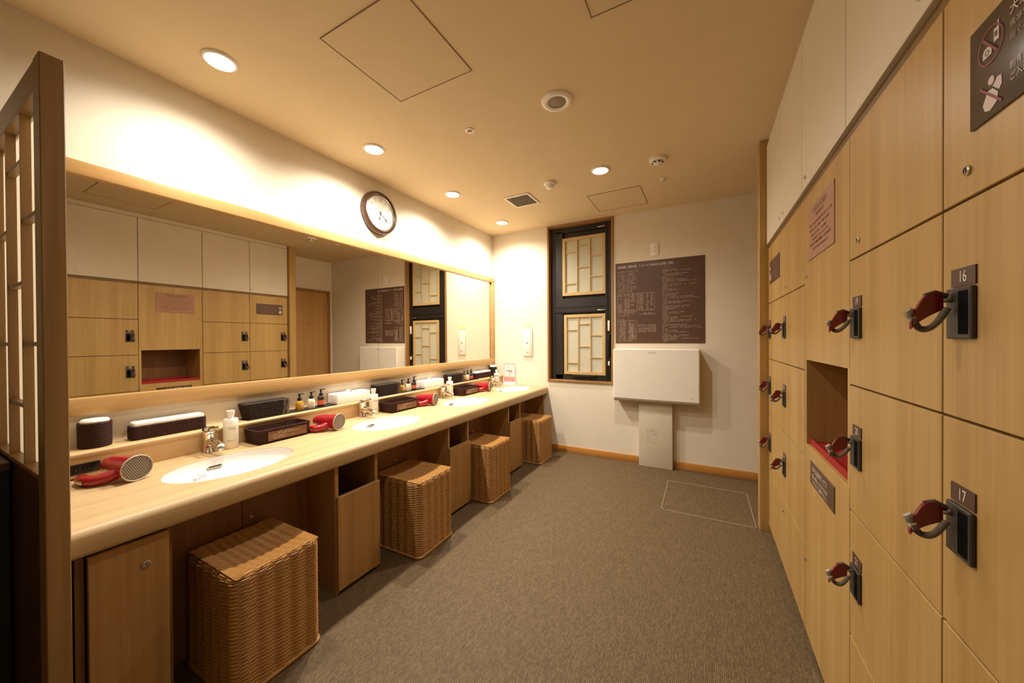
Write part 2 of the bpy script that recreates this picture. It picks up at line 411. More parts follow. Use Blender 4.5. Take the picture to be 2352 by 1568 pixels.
B().lathe([(0,-.014),(.008,-.014),(.012,-.004),(.012,-.001)],seg=16).obj('sprinkler_head',M['steel'],sk)
place(sk,(2.006,3.073,CEIL),'small round sprinkler nearest the window wall, behind the flat smoke detector')
vt = thing('ceiling_vent',(.83,2.91,CEIL),'square slatted white ceiling vent near the far corner','vent')
v = B(); ring_ = [(-.122,.122,-.128,-.112),(-.122,.122,.112,.128),(-.122,-.106,-.112,.112),(.106,.122,-.112,.112)]
for a in ring_: v.box(*a,-.009,0,.002,1)
v.obj('vent_frame',M['white'],vt)
B().box(-.106,.106,-.112,.112,-.0015,0).obj('vent_duct',M['darkint'],vt)
vs0 = B().box(-.0030,.0030,-.112,.112,-.008,-.003).obj('slat',M['slat'],vt,(-.097,0,0))
for k in range(1,12):
    c = vs0.copy(); COL.objects.link(c); c.location = (-.097+k*.0176,0,0)

# ================================================================== MIRROR WALL
FO = (0,2.0,.95)
mr = thing('wall_mirror',FO,'long wood-framed mirror spanning the wall above the basins','mirror')
B(FO).box(0,.028,.30,3.75,1.938,1.995,.002).obj('frame_top',M['frame'],mr)
B(FO).box(0,.028,.30,3.75,.945,1.016,.002).obj('frame_bottom',M['frame'],mr)
B(FO).box(0,.028,3.69,3.75,1.016,1.938,.002).obj('frame_side',M['frame'],mr)
B(FO).box(.001,.006,.31,1.9895,1.014,1.94).obj('mirror_pane',M['mirror'],mr)
B(FO).box(.001,.006,1.9915,3.695,1.014,1.94).obj('mirror_pane',M['mirror'],mr)
# clock
ck = thing('wall_clock',(0,2.0,2.255),'round wall clock with dark brown rim above the mirror','clock')
B().lathe([(.168,0),(.168,.022),(.160,.038),(.146,.042),(.138,.034)],axis='x',seg=64,cap=False).obj('clock_rim',M['clockrim'],ck)
B().lathe([(.138,.034),(.134,.037),(.130,.028)],axis='x',seg=64,cap=False).obj('inner_ring',M['steel'],ck)
B().lathe([(0,.026),(.133,.026),(.133,.02)],axis='x',seg=64,cap=False).obj('clock_face',M['clockface'],ck)
for h in range(1,13):
    a = h*PI/6; text('numeral',str(h),.034,M['greyprint'],ck,(.0272,.105*math.sin(a),.105*math.cos(a)),'+x')
def hand(name,ang,l,w_):
    b = B(); b.prism([(-w_/2,-.012),(w_/2,-.012),(w_*.25,l*.55),(w_*.9,l*.72),(0,l),(-w_*.9,l*.72),(-w_*.25,l*.55)],.0285,.0295,'x')
    o = b.obj(name,M['blackprint'],ck); o.rotation_euler = (-ang,0,0)
hand('hour_hand',math.radians(190),.062,.007); hand('minute_hand',math.radians(128),.095,.006)

# counter (worktop with four oval cut-outs)
YB = [.80,1.67,2.54,3.41]; BX,BAX,BAY = .455,.175,.238
def counter():
    prof = [(.10,.63),(.71,.63),(.718,.634),(.7245,.645)]
    for k in range(7):
        a = math.radians(90*k/6); prof.append((.698+.0265*math.cos(a), .6835+.0265*math.sin(a)))
    prof += [(.10,.71)]
    b = B().prism(prof,.285,3.749,'y',True)
    me = bpy.data.meshes.new('c'); me.from_pydata(b.v,[],b.f); bm = bmesh.new(); bm.from_mesh(me)
    bmesh.ops.remove_doubles(bm,verts=bm.verts,dist=1e-5); bmesh.ops.recalc_face_normals(bm,faces=bm.faces); bm.to_mesh(me); bm.free()
    o = bpy.data.objects.new('worktop',me); COL.objects.link(o)
    cb = B()
    for y in YB: cb.lathe([(1,.60),(1,.75)],(BX,y,0),seg=64,sx=BAX,sy=BAY)
    cm = bpy.data.meshes.new('k'); cm.from_pydata(cb.v,[],cb.f); bm = bmesh.new(); bm.from_mesh(cm)
    bmesh.ops.remove_doubles(bm,verts=bm.verts,dist=1e-5); bmesh.ops.recalc_face_normals(bm,faces=bm.faces); bm.to_mesh(cm); bm.free()
    co = bpy.data.objects.new('k',cm); COL.objects.link(co)
    md = o.modifiers.new('b','BOOLEAN'); md.object = co; md.operation = 'DIFFERENCE'; md.solver = 'EXACT'
    bpy.context.view_layer.update()
    res = bpy.data.meshes.new_from_object(o.evaluated_get(bpy.context.evaluated_depsgraph_get()))
    bpy.data.objects.remove(o); bpy.data.objects.remove(co)
    res.materials.clear(); res.materials.append(M['counter']); res.polygons.foreach_set('use_smooth',[True]*len(res.polygons))
    try: res.set_sharp_from_angle(angle=math.radians(40))
    except Exception: pass
    o = bpy.data.objects.new('worktop',res); COL.objects.link(o); return o
tag(counter(),'long pale wooden worktop with rounded front edge and four oval basins','worktop')
# ledge shelf above the worktop
LO = (0,2.0,.71)
ls = thing('ledge_shelf',LO,'low wooden ledge shelf running under the mirror behind the taps','shelf')
B(LO).box(.0,.142,.285,3.749,.795,.815,.008,4).obj('shelf_board',M['shelf'],ls)
B(LO).box(.116,.128,.285,3.749,.7105,.795).obj('apron',M['shelf'],ls)
def bowl_pt(u,a): # u 0..1 from rim to middle
    r = math.cos(u*PI/2)**.55; d = -.074*(1-(1-math.sin(u*PI/2))**1.0) if u < 1 else -.074
    return (r*math.cos(a)*BAX, r*math.sin(a)*BAY, .706-.71+d*1.0)
def bowl_z(x,y):
    q = min(.9999,math.hypot(x/BAX,y/BAY)); u = math.acos(q**(1/.55))*2/PI; return bowl_pt(u,0)[2]
bs0 = thing('wash_basin',(BX,YB[0],.71),'oval white basin nearest the wooden screen','basin','oval basins set in the worktop')
b = B(); n = 64; K = 14; vs = []
for k in range(n):
    a = 2*PI*k/n; vs.append((math.cos(a)*(BAX-.0005), math.sin(a)*(BAY-.0005), -.001))
    for j in range(K+1): vs.append(bowl_pt(j/K*.995,a))
fs = [(k*(K+2)+j,((k+1)%n)*(K+2)+j,((k+1)%n)*(K+2)+j+1,k*(K+2)+j+1) for k in range(n) for j in range(K+1)]
b.add(vs,fs,True); bo = b.obj('bowl',M['ceramic'],bs0)
B().lathe([(.026,-.0775),(.026,-.0745),(.02,-.0725),(0,-.0725)],seg=24,cap=False).obj('drain',M['chrome'],bs0)
sx = -.161; sz = bowl_z(sx,-.01); slot = B().box(-.003,.003,-.03,.03,-.007,.007,.0029,3).obj('overflow_slot',M['steel'],bs0,(sx+.006,-.01,sz+.004)); slot.rotation_euler = (0,math.radians(-50),0)
sb = B().box(-.001,.001,-.025,.025,-.003,.003).obj('overflow_opening',M['darkint'],bs0,(sx+.0090,-.01,sz+.0068)); sb.rotation_euler = (0,math.radians(-50),0)
g = B(); rr = random.Random(5)
for (yy0,yy1,xx) in ((-.110,-.080,-.122),(-.107,-.090,-.112),(-.080,-.052,-.138),(-.080,-.057,-.128)):
    y = yy0
    while y < yy1:
        for q in range(2):
            x = xx+rr.random()*.008; z = bowl_z(x,y)+.0012; g.box(x,x+.0022,y,y+.004,z-.0006,z+.0002)
        y += .006
g.obj('maker_mark',M['greyprint'],bs0)
for y,l in zip(YB[1:],['oval white basin second from the wooden screen, in front of the second tap','oval white basin third from the wooden screen','oval white basin in the far corner beside the pink card']):
    place(bs0,(BX,y,.71),l)

# taps
def faucet(loc,label):
    t = thing('basin_tap',loc,label,'tap','chrome mixer taps')
    B().lathe([(.027,0),(.027,.004),(.022,.012),(.020,.05),(.023,.075),(.024,.09)],seg=24,sx=1.15).obj('tap_body',M['chrome'],t)
    s = B(); s.tube([(.0,0,.052),(.05,0,.054),(.09,0,.05),(.115,0,.043)],[.021,.018,.0155,.0145],14); s.obj('spout',M['chrome'],t)
    a = B(); a.lathe([(.0135,.022),(.0135,.036)],(.113,0,0),seg=16); a.obj('aerator',M['steel'],t)
    h = B(); h.lathe([(.024,.090),(.027,.096),(.027,.112),(.020,.122),(0,.124)],seg=24,cap=False)
    h.obj('handle_hub',M['chrome'],t)
    l = B(); l.tube([(.012,0,.112),(.05,0,.124),(.085,0,.130)],[.010,.008,.006],10); l.obj('lever',M['chrome'],t)
    return t
FY = [.822,1.705,2.58,3.455]
fa0 = faucet((.165,FY[0],.71),'chrome mixer tap nearest the wooden screen')
for y,l in zip(FY[1:],['chrome mixer tap second from the wooden screen','chrome mixer tap third from the wooden screen','chrome mixer tap at the far end of the worktop']): place(fa0,(.165,y,.71),l)
# lotion bottles on the worktop
def lotion(loc,label):
    t = thing('lotion_bottle',loc,label,'bottle','white lotion bottles beside the taps')
    B().lathe([(.029,0),(.032,.004),(.032,.118),(.030,.120)],seg=28).obj('bottle_body',M['lotion'],t)
    B().lathe([(.031,.119),(.031,.143),(.028,.147),(.0,.147)],seg=28,cap=False).obj('collar',M['white'],t)
    B().lathe([(.0125,.146),(.013,.156),(.017,.175),(.0175,.187),(0,.188)],seg=20,cap=False).obj('pump_cap',M['white'],t)
    g = B(); r = random.Random(3)
    for z in (.103,.097,.042,.036):
        for k in range(5):
            a = math.radians(-35+k*11+(z<.05)*-10); g.box(.0322*math.cos(a)-.0006,.0322*math.cos(a)+.0006,.0322*math.sin(a)-.0018,.0322*math.sin(a)+.0018,z,z+.003)
    o = g.obj('label_print',M['greyprint'],t); o['kind'] = 'stuff'; return t
LY = [.915,1.80,2.68,3.545]
lo0 = lotion((.176,LY[0]-.008,.71),'white lotion bottle beside the first tap, nearest the wooden screen')
for y,l in zip(LY[1:],['white lotion bottle beside the second tap','white lotion bottle beside the third tap','white lotion bottle beside the fourth tap in the far corner']): place(lo0,(.176,y-.008,.71),l)

# dark wicker trays on worktop
def wicker_box(name,W,D,H,flare,label,cat,group,m,rows,stakes,loc,rim=True,filled=None,rz=0):
    """W along y, D along x"""
    t = thing(name,loc,label,cat,group,rz)
    P = lambda f: rrect(-D/2-flare*f,D/2+flare*f,-W/2-flare*f,W/2+flare*f,.012)
    rows = int(rows*1.6); b = B(); weave(b,P,.004,H-.002,rows,stakes,.0010,(H/rows)*.66,seg=5,sub=2); o = b.obj('woven_side',m,t); o['kind'] = 'stuff'
    li = B(); n = 24
    inner = [(p[0]*.93,p[1]*.97) for p in rrect(-D/2,D/2,-W/2,W/2,.01)]
    k = len(inner); top = [(p[0]*(1+2*flare/D),p[1]*(1+2*flare/W)) for p in inner]
    li.add([(p[0],p[1],.004) for p in inner]+[(p[0],p[1],H-.004) for p in top],[(i,(i+1)%k,k+(i+1)%k,k+i) for i in range(k)]+[tuple(range(k))]); li.obj('lining',m,t)
    if rim:
        r = B(); r.tube([(q[0],q[1],H) for q in P(1)],.0042,6,closed=True); r.obj('rim',m,t)
    return t
def tray(loc,label):
    t = wicker_box('wicker_tray',.262,.125,.072,.007,label,'tray','dark wicker trays on the worktop',M['dkwick'],8,44,loc)
    B().box(.0700,.0722,-.09,.115,.012,.060).obj('label_card',mat('tray_card',(122,82,52),.5),t)
    g = B(); r = random.Random(9)
    glyphs(g,'+x',.0726,[(-.04,.04,.050),(-.04,.09,.043),(-.075,-.04,.040),(-.075,0,.032),(-.07,.05,.023)],.0045,r)
    g.obj('card_print',M['text'],t); return t
tr0 = tray((.207,1.120,.71),'dark wicker tray between the first lotion bottle and a red hair dryer')
TY = [2.008,2.882]
for y,l in zip(TY,['dark wicker tray behind the second basin','dark wicker tray behind the third basin, farthest of the trays']): place(tr0,(.207,y,.71),l)

# hair dryers lying on worktop
def dryer(loc,rz,label):
    t = thing('hair_dryer',loc,label,'hair dryer','red hair dryers on the worktop',rz)
    # barrel along -x, intake grille faces +x
    b = B(); b.lathe([(.0,-.165),(.026,-.165),(.031,-.155),(.036,-.12),(.040,-.06),(.046,-.015),(.049,-.004),(.0495,0)],(0,0,.0505),axis='x',seg=36,cap=False)
    b.obj('barrel',M['red'],t)
    B().lathe([(.0495,0),(.050,.003),(.0475,.006),(.045,.003)],(0,0,.0505),axis='x',seg=36,cap=False).obj('grille_ring',M['grille'],t)
    B().lathe([(0,.001),(.0455,.001),(.0455,-.002)],(0,0,.0505),axis='x',seg=36,cap=False).obj('grille_back',M['hole'],t)
    g = B(); p = .0072
    for i in range(-8,9):
        for j in range(-9,10):
            y = i*p+(j%2)*p/2; z = j*p*.866
            if math.hypot(y,z) > .0445: continue
            pts = [(.003, y+.0041*math.cos(a), .0505+z+.0041*math.sin(a)) for a in (k*PI/3 for k in range(6))]
            inn = [(.003, y+.0027*math.cos(a), .0505+z+.0027*math.sin(a)) for a in (k*PI/3 for k in range(6))]
            g.add(pts+inn,[(k,(k+1)%6,6+(k+1)%6,6+k) for k in range(6)])
    go = g.obj('intake_mesh',M['grille'],t); go['kind'] = 'stuff'
    B().lathe([(.022,-.163),(.022,-.1665),(0,-.1665)],(0,0,.0505),axis='x',seg=24,cap=False).obj('nozzle',M['hole'],t)
    h = B(); h.tube([(-.055,-.030,.034),(-.065,-.055,.026),(-.085,-.078,.0215),(-.12,-.085,.0205),(-.16,-.078,.0195),(-.185,-.07,.018)],[.021,.021,.020,.0195,.019,.013],14); h.obj('handle',M['red'],t)
    s = B(); s.box(-.125,-.10,-.106,-.1025,.014,.026,.0015); s.obj('switch',M['steel'],t)
    c = B(); c.tube([(-.184,-.07,.017),(-.195,-.062,.008),(-.205,-.045,.005),(-.20,-.02,.005),(-.18,.0,.005)],.003,6); c.obj('power_cord',M['white'],t)
    c2 = B(); c2.tube([(-.184,-.074,.018),(-.20,-.078,.016),(-.212,-.082,.012)],.004,6); c2.obj('hanging_loop',M['blackp'],t)
    return t
DA = math.radians(13)
dr0 = dryer((.350,.520,.71),DA,'red hair dryer with round beige grille lying nearest the wooden screen')
for (x,y),l in zip([(.352,1.386),(.338,2.275),(.330,3.142)],['red hair dryer lying between the first wicker tray and second basin','red hair dryer lying between the second wicker tray and third basin','red hair dryer lying farthest away, before the fourth basin']):
    place(dr0,(x,y,.71),l,rz=math.radians(14))

# black outlet under ledge
ot = thing('power_outlet',(.128,.43,.75),'black double power outlet in the panel under the ledge shelf, nearest the wooden screen','outlet')
B().box(0,.005,-.045,.045,-.02,.02,.0015).obj('cover_plate',M['blackp'],ot)
ho = B()
for y in (-.020,-.010,.004,.014): ho.box(.005,.0056,y,y+.0016,-.004,.002)
ho.box(.005,.0056,-.014,-.004,.009,.0098); ho.obj('socket_slot',M['steel'],ot)

# ---- things on the ledge shelf
SZ = .815
wb = thing('towel_basket',(.055,.4775,SZ),'round dark wicker basket of white towels on the ledge, nearest the wooden screen','basket')
cyl = lambda R: [(R*math.cos(2*PI*k/28),-R*math.sin(2*PI*k/28)) for k in range(28)][::-1]
b = B(); weave(b,lambda t: cyl(.0455+.001*t),.003,.102,22,30,.0011,.0030,seg=5,sub=2); o = b.obj('woven_side',M['dkwick'],wb); o['kind'] = 'stuff'
B().lathe([(.042,.002),(.042,.09),(.044,.1)],seg=28).obj('lining',M['dkwick'],wb)
B().lathe([(.040,.098),(.0425,.107),(.038,.114),(.02,.116),(0,.115)],seg=28,cap=False).obj('folded_towel',M['towel'],wb)
def towelbox(loc,W,label,grp='long dark wicker towel boxes on the ledge'):
    t = wicker_box('towel_box',W,.062,.062,.0,label,'box',grp,M['dkwick'],9,44,loc,rim=False)
    b = B().box(-.029,.029,-W/2+.005,W/2-.005,.05,.078,.009,3); b.obj('folded_towel',M['towel'],t); return t
towelbox((.062,.708,SZ),.262,'long dark wicker box of white towels on the ledge, next to the round towel basket')
towelbox((.062,3.40,SZ),.31,'long dark wicker box of white towels on the ledge, far end before the black canister')
c2 = thing('canister',(.055,3.66,SZ),'dark round canister with white lid in the far corner of the ledge','canister')
B().lathe([(.042,0),(.044,.003),(.044,.105)],seg=28).obj('canister_body',M['blackp'],c2)
B().lathe([(.0435,.105),(.0435,.122),(.04,.126),(0,.127)],seg=28,cap=False).obj('lid',M['white'],c2)

def slant_basket(loc,label):
    t = thing('open_basket',loc,label,'basket','black-brown woven baskets on the ledge')
    D,W,H = .075,.205,.088
    P = lambda f: rrect(-D/2,D/2,-W/2-.022*f,W/2+.012*f,.012)
    b = B(); weave(b,P,.004,H,17,30,.0016,.0031,seg=5,sub=2); o = b.obj('woven_side',M['bkwick'],t); o['kind'] = 'stuff'
    li = B().prism([(-W/2,.003),(W/2,.003),(W/2+.009,H-.002),(-W/2-.018,H-.002)],-D/2+.006,D/2-.007,'x'); li.obj('lining',M['darkint'],t)
    st = B()
    for q in range(8): st.tube([(D/2-.003-q*.009,W/2+.006,0.004),(D/2-.003-q*.009,W/2+.016,H)],.0022,5)
    for q in range(10): st.tube([(D/2+.002,W/2-.03+q*.001,.006+q*.0085),(D/2+.0,W/2+.012+.001*q,.006+q*.0085)],.0022,5)
    st.obj('open_strands',mat('paler_wicker',(112,90,66),.5),t)  # strands at one end, a paler brown than the rest of the weave
    m = B().box(-.048,.052,-W/2-.01,W/2+.04,0,.003); m.obj('mat',M['matte'],t)
    return t
sb0 = slant_basket((.062,1.127,SZ),'black-brown woven basket on the ledge between the towel box and the pump bottles')
place(sb0,(.062,2.015,SZ),'black-brown woven basket on the ledge, right of the first tissue box')
place(sb0,(.062,2.885,SZ),'black-brown woven basket on the ledge, farthest from the wooden screen')
def mat_tray(loc,label):
    t = thing('bottle_mat',loc,label,'mat','dark mats under the pump bottles')
    B().box(-.045,.045,-.14,.14,0,.003,.001,1).obj('mat_board',M['matte'],t)
    r = B(); r.tube([(-.044,-.139,.004),(.044,-.139,.004),(.044,.139,.004),(-.044,.139,.004)],.0016,5,closed=True); r.obj('mat_edge',M['bkwick'],t)
    return t
mt0 = mat_tray((.072,1.405,SZ),'thin dark mat under the pump bottles nearest the wooden screen')
place(mt0,(.072,2.262,SZ),'thin dark mat under the second trio of pump bottles')
place(mt0,(.072,3.11,SZ),'thin dark mat under the farthest trio of pump bottles')
def pump(kind,loc,label):
    grp = {'amber':'amber soap pump bottles','cream':'cream pump bottles','dark':'dark pump bottles with coral labels'}[kind]
    t = thing('pump_bottle',loc,label,'bottle',grp)
    m = {'amber':M['amber'],'cream':M['cream'],'dark':M['darkglass']}[kind]
    if kind == 'dark': pr = [(.020,0),(.022,.003),(.022,.058),(.018,.067),(.0105,.071)]
    elif kind == 'cream': pr = [(.021,0),(.0235,.004),(.022,.045),(.0185,.057),(.0115,.062)]
    else: pr = [(.022,0),(.0245,.004),(.023,.04),(.019,.054),(.0115,.06)]
    B().lathe(pr,seg=26,sx=.8).obj('bottle_body',m,t)
    h = pr[-1][1]
    B().lathe([(.0125,h-.001),(.0125,h+.014),(.007,h+.016)],seg=18).obj('collar',M['blackp'],t)
    p = B(); p.lathe([(.0045,h+.015),(.0065,h+.03),(.008,h+.041),(.0,h+.042)],seg=14,cap=False)
    p.tube([(0,0,h+.039),(0.002,.017,h+.04),(0.004,.027,h+.037)],[.0035,.003,.0022],8); p.obj('pump_head',M['blackp'],t)
    lb = B()
    if kind == 'dark':
        lb.lathe([(.0223,.012),(.0223,.042)],seg=26,sx=.8,cap=False); lb.obj('label',M['redlabel'],t)
    elif kind == 'cream':
        lb.lathe([(.006,.0),(.008,.0)],seg=20,axis='x',cap=False); o = lb.obj('emblem',M['greyprint'],t,(.0188,-.003,.032))
    else:
        g = B(); r = random.Random(4)
        for z in (.038,.033,.028):
            for k in range(4): a = math.radians(-10+k*14); g.box(.0195*math.cos(a)-.0006,.0195*math.cos(a)+.0006,.0242*math.sin(a)-.002,.0242*math.sin(a)+.002,z,z+.002)
        g.obj('label_print',M['cream'],t)
    return t
P0 = {}
for gi,(ys,w_) in enumerate([((1.315,1.39,1.455),'nearest the wooden screen'),((2.165,2.237,2.305),'between the second basket and second tissue box'),((3.035,3.10,3.165),'in the farthest trio')]):
    for k,y in zip(('amber','cream','dark'),ys):
        lab = {'amber':'amber soap pump bottle','cream':'cream pump bottle with round emblem','dark':'dark pump bottle with coral label'}[k]+' '+w_
        if gi == 0: P0[k] = pump(k,(.078,y,SZ+.003),lab)
        else: place(P0[k],(.078,y,SZ+.003),lab)
def tissue_box(loc,label):
    t = thing('tissue_box',loc,label,'tissue box','white tissue boxes on the ledge')
    B().box(-.052,.052,-.135,.135,0,.068,.008,3).obj('box_body',M['tissue'],t)
    b = B(); b.lathe([(1,.0685),(.9,.0692),(0,.0692)],seg=24,sx=.018,sy=.05,cap=False); b.obj('slot',M['greyprint'],t)
    s = B(); pr = []
    vs = []; n = 10
    for i in range(n+1):
        u = i/n; y = -.045+.09*u; wv = .010*math.sin(u*9)
        for j in range(5):
            q = j/4; hh = .030*q*(1-abs(u-.38)*1.3); vs.append((wv*(1-q*.4)+.012*q*math.sin(u*5), y*(1-.55*q)-.008*q, .067+hh))
    s.add(vs,[(i*5+j,(i+1)*5+j,(i+1)*5+j+1,i*5+j+1) for i in range(n) for j in range(4)],True)
    s.add([(v[0]+.009,v[1]+.004,v[2]-.003) for v in vs],[(i*5+j,(i+1)*5+j,(i+1)*5+j+1,i*5+j+1) for i in range(n) for j in range(4)],True)
    s.obj('tissue_sheet',M['tissue'],t); return t
ti0 = tissue_box((.058,1.685,SZ),'white tissue box on the ledge above the second tap')
place(ti0,(.058,2.535,SZ),'white tissue box on the ledge above the third tap')

# ---- far wall things
pc = thing('picture_card',(.237,3.75,.71),'small pink card with a hair dryer picture standing in the far corner of the worktop','card')
pc.location = (.237,3.70,.71)
B().box(-.074,.074,.03,.034,.035,.25,.001,1).obj('card',M['lightpink'],pc)
B().box(-.074,.074,.0295,.030,.035,.088).obj('pink_band',M['pink'],pc)
B().box(-.066,.066,.0293,.030,.09,.235).obj('white_field',mat('card_field',(246,226,220),.7),pc)
q = B(); q.box(-.045,.02,.0285,.0293,.155,.168); q.tube([(.028,.0288,.162),(.029,.0288,.168)],.016,10); q.box(-.002,.006,.0285,.0293,.10,.155); q.box(-.03,.0,.0285,.0293,.20,.205); q.obj('dryer_picture',M['greyprint'],pc)
B().box(-.08,.08,-.006,.046,0,.004).obj('stand_base',M['clear'],pc); B().box(-.08,.08,.035,.038,.004,.24).obj('stand_back',M['clear'],pc)
cp = thing('wall_controller',(.481,3.75,1.21),'slim white control panel on the wall above the far end of the worktop','switch')
B().box(-.059,.059,-.018,0,-.158,.158,.004).obj('controller_body',M['white'],cp)
B().box(.026,.052,-.021,-.018,-.145,.145,.002).obj('controller_cover',M['offwhite'],cp)
B().box(-.02,.006,-.0195,-.018,-.015,-.001).obj('display_print',M['greyprint'],cp); B().box(-.01,.012,-.0195,-.018,-.12,-.108).obj('button',M['greyprint'],cp)
gl = thing('green_notice',(.482,3.75,1.407),'pale green square label above the white control panel','label')
B().box(-.058,.058,-.002,0,-.034,.034).obj('label_card',M['green'],gl); B().box(-.055,.05,-.0025,-.002,-.028,-.024).obj('label_line',M['greyprint'],gl)
so = thing('wall_outlet',(1.861,3.75,2.123),'white double wall outlet above the brown notice board','outlet')
B().box(-.037,.037,-.008,0,-.063,.063,.003).obj('cover_plate',M['white'],so)
ss = B()
for z in (.024,-.014):
    for x in (-.010,.008): ss.box(x-.0012,x+.0012,-.0086,-.008,z-.008,z+.004)
    ss.box(-.002,.002,-.0086,-.008,z-.017,z-.013)
ss.obj('socket_slot',M['blackp'],so)

nb = thing('notice_board',(1.89,3.7495,1.61),'large brown notice board with fine white print on the far wall','sign')
B().box(-.405,.405,-.006,0,-.408,.408,.001,1).obj('board',M['signdark'],nb)
text('title','天然温泉  吉野の湯',.030,M['text'],nb,(-.385,-.0066,.363),'-y','LEFT',fit=.185)
text('title','ドーミーインPREMIUM大浴場のご案内',.030,M['text'],nb,(-.178,-.0066,.363),'-y','LEFT',fit=.31)
g = B(); r = random.Random(11); rows = []
rows += [(-.385,-.19,.318)]
z = .295
while z > .10: rows.append((-.375,-.315+r.random()*.01,z)); rows.append((-.295,-.24+r.random()*.06,z)); z -= .0165
z = .085
while z > -.075:
    for a,c in ((-.38,-.345),(-.32,-.27),(-.255,-.22),(-.20,-.13),(-.11,-.085),(-.07,-.04)):
        if r.random() < .85: rows.append((a,c,z))
    z -= .0145
rows += [(-.38,-.19,-.092),(-.38,-.22,-.108),(-.38,-.26,-.13),(-.16,-.02,-.12),(-.13,-.02,-.108),(-.385,-.28,-.165)]
z = -.185
while z > -.37:
    rows.append((-.37,-.30,z)); rows.append((-.28,-.235,z))
    if z < -.20: rows.append((-.255,-.205,z))
    if -.30 < z < -.215: rows.append((-.185,-.02,z))
    z -= .0135
rows.append((-.38,-.24,-.385))
z = .335; rows.append((.03,.13,z)); z = .305
while z > -.36:
    for n_ in range(r.choice((2,3,4))): rows.append((.04,.12+r.random()*.26,z)); z -= .0145
    rows.append((.04,.09,z)); z -= .0155
glyphs(g,'-y',-.006,rows,.0095,r,.85)
tb = [( -.385,-.03,.092,-.08),(-.385,-.20,-.178,-.375)]
for (x0,x1,z1,z0) in tb:
    for x in (x0,x1,x0+(x1-x0)*.33,x0+(x1-x0)*.66): g.box(x,x+.0012,-.0063,-.006,z0,z1)
    for z in (z0,z1): g.box(x0,x1,-.0063,-.006,z,z+.0012)
go = g.obj('fine_print',mat('fine_print',(206,182,162),.6),nb); go['kind'] = 'stuff'

bc = thing('baby_changing_station',(1.871,3.75,0),'white fold-down baby changing station on a pedestal below the notice board','changing station')
pf = [(3.748,1.152),(3.61,1.152)]
for k in range(1,6): a = math.radians(90+90*k/5); pf.append((3.61+.012*math.cos(a),1.140+.012*math.sin(a)))
for k in range(0,7): a = math.radians(180+90*k/6); pf.append((3.643+.045*math.cos(a),.685+.045*math.sin(a)))
pf.append((3.748,.64))
# body: front lid with rounded corners, plus back shell
b = B((1.871,3.75,0)); x0,x1 = 1.487,2.256
fr = rrect(x0,x1,.655,1.152,.022,5)
def lid(y,ins): return [(min(max(p[0],x0+ins),x1-ins),y,min(max(p[1],.655+ins),1.152-ins)) for p in fr]
n = len(fr); A = [lid(3.745,0),lid(3.665,0),lid(3.612,0),lid(3.603,.004),lid(3.598,.012)]
vs = [v for a in A for v in a]; b.add(vs,[(i*n+j,i*n+(j+1)%n,(i+1)*n+(j+1)%n,(i+1)*n+j) for i in range(4) for j in range(n)],True); b.add(A[-1],[tuple(range(n))]); b.add(A[0],[tuple(range(n))])
b.obj('folding_bed',M['white'],bc)
b = B((1.871,3.75,0)); b.prism([(3.603,.668)]+[(3.640+.038*math.cos(math.radians(180+90*k/6)),.662+.032*math.sin(math.radians(180+90*k/6))) for k in range(7)]+[(3.748,.63),(3.748,.668)],1.495,2.25,'x',True); b.obj('lower_lip',mat('grey_lip',(188,172,150),.4),bc)
b = B((1.871,3.75,0)); b.box(1.72,2.022,3.672,3.748,.0,.64,.004); b.obj('pedestal',M['offwhite'],bc)
g = B((1.871,3.75,0)); r = random.Random(3)
glyphs(g,'-y',3.672,[(1.815,1.85,.372)]+[(1.79,1.89,z) for z in (.361,.353,.345)]+[(1.79,1.83,z) for z in (.325,.305,.295,.28,.262,.25,.24)]+[(1.84,1.89,z) for z in (.325,.318,.24)],.006,r); g.obj('instruction_print',M['greyprint'],bc)
g = B((1.871,3.75,0)); glyphs(g,'-y',3.598,[(1.82,1.885,1.118),(1.82,1.885,1.108),(2.18,2.21,.70)],.009,r,.9); g.obj('lid_print',M['greyprint'],bc)

# floor hatch
fh = thing('floor_hatch',(2.3,3.1,0),'floor hatch in the brown woven floor outlined with thin metal edging','floor hatch')
fx0,fx1,fy0,fy1 = 2.005,2.588,2.80,3.395
B((2.3,3.1,0)).box(fx0+.006,fx1-.006,fy0+.006,fy1-.006,0,.0012).obj('hatch_panel',M['floor'],fh)
g = B((2.3,3.1,0))
for a in ((fx0,fx1,fy0,fy0+.005),(fx0,fx1,fy1-.005,fy1),(fx0,fx0+.005,fy0,fy1),(fx1-.005,fx1,fy0,fy1)): g.box(*a,0,.003)
g.obj('metal_edging',mat('pale_metal',(206,190,160),.35,.6),fh)
for x,y in ((fx0+.02,fy0+.02),(fx1-.02,fy0+.02),(fx0+.02,fy1-.02)): B((2.3,3.1,0)).lathe([(.011,.001),(.011,.004),(.004,.005)],(x,y,0),seg=14).obj('lift_ring',M['steel'],fh)

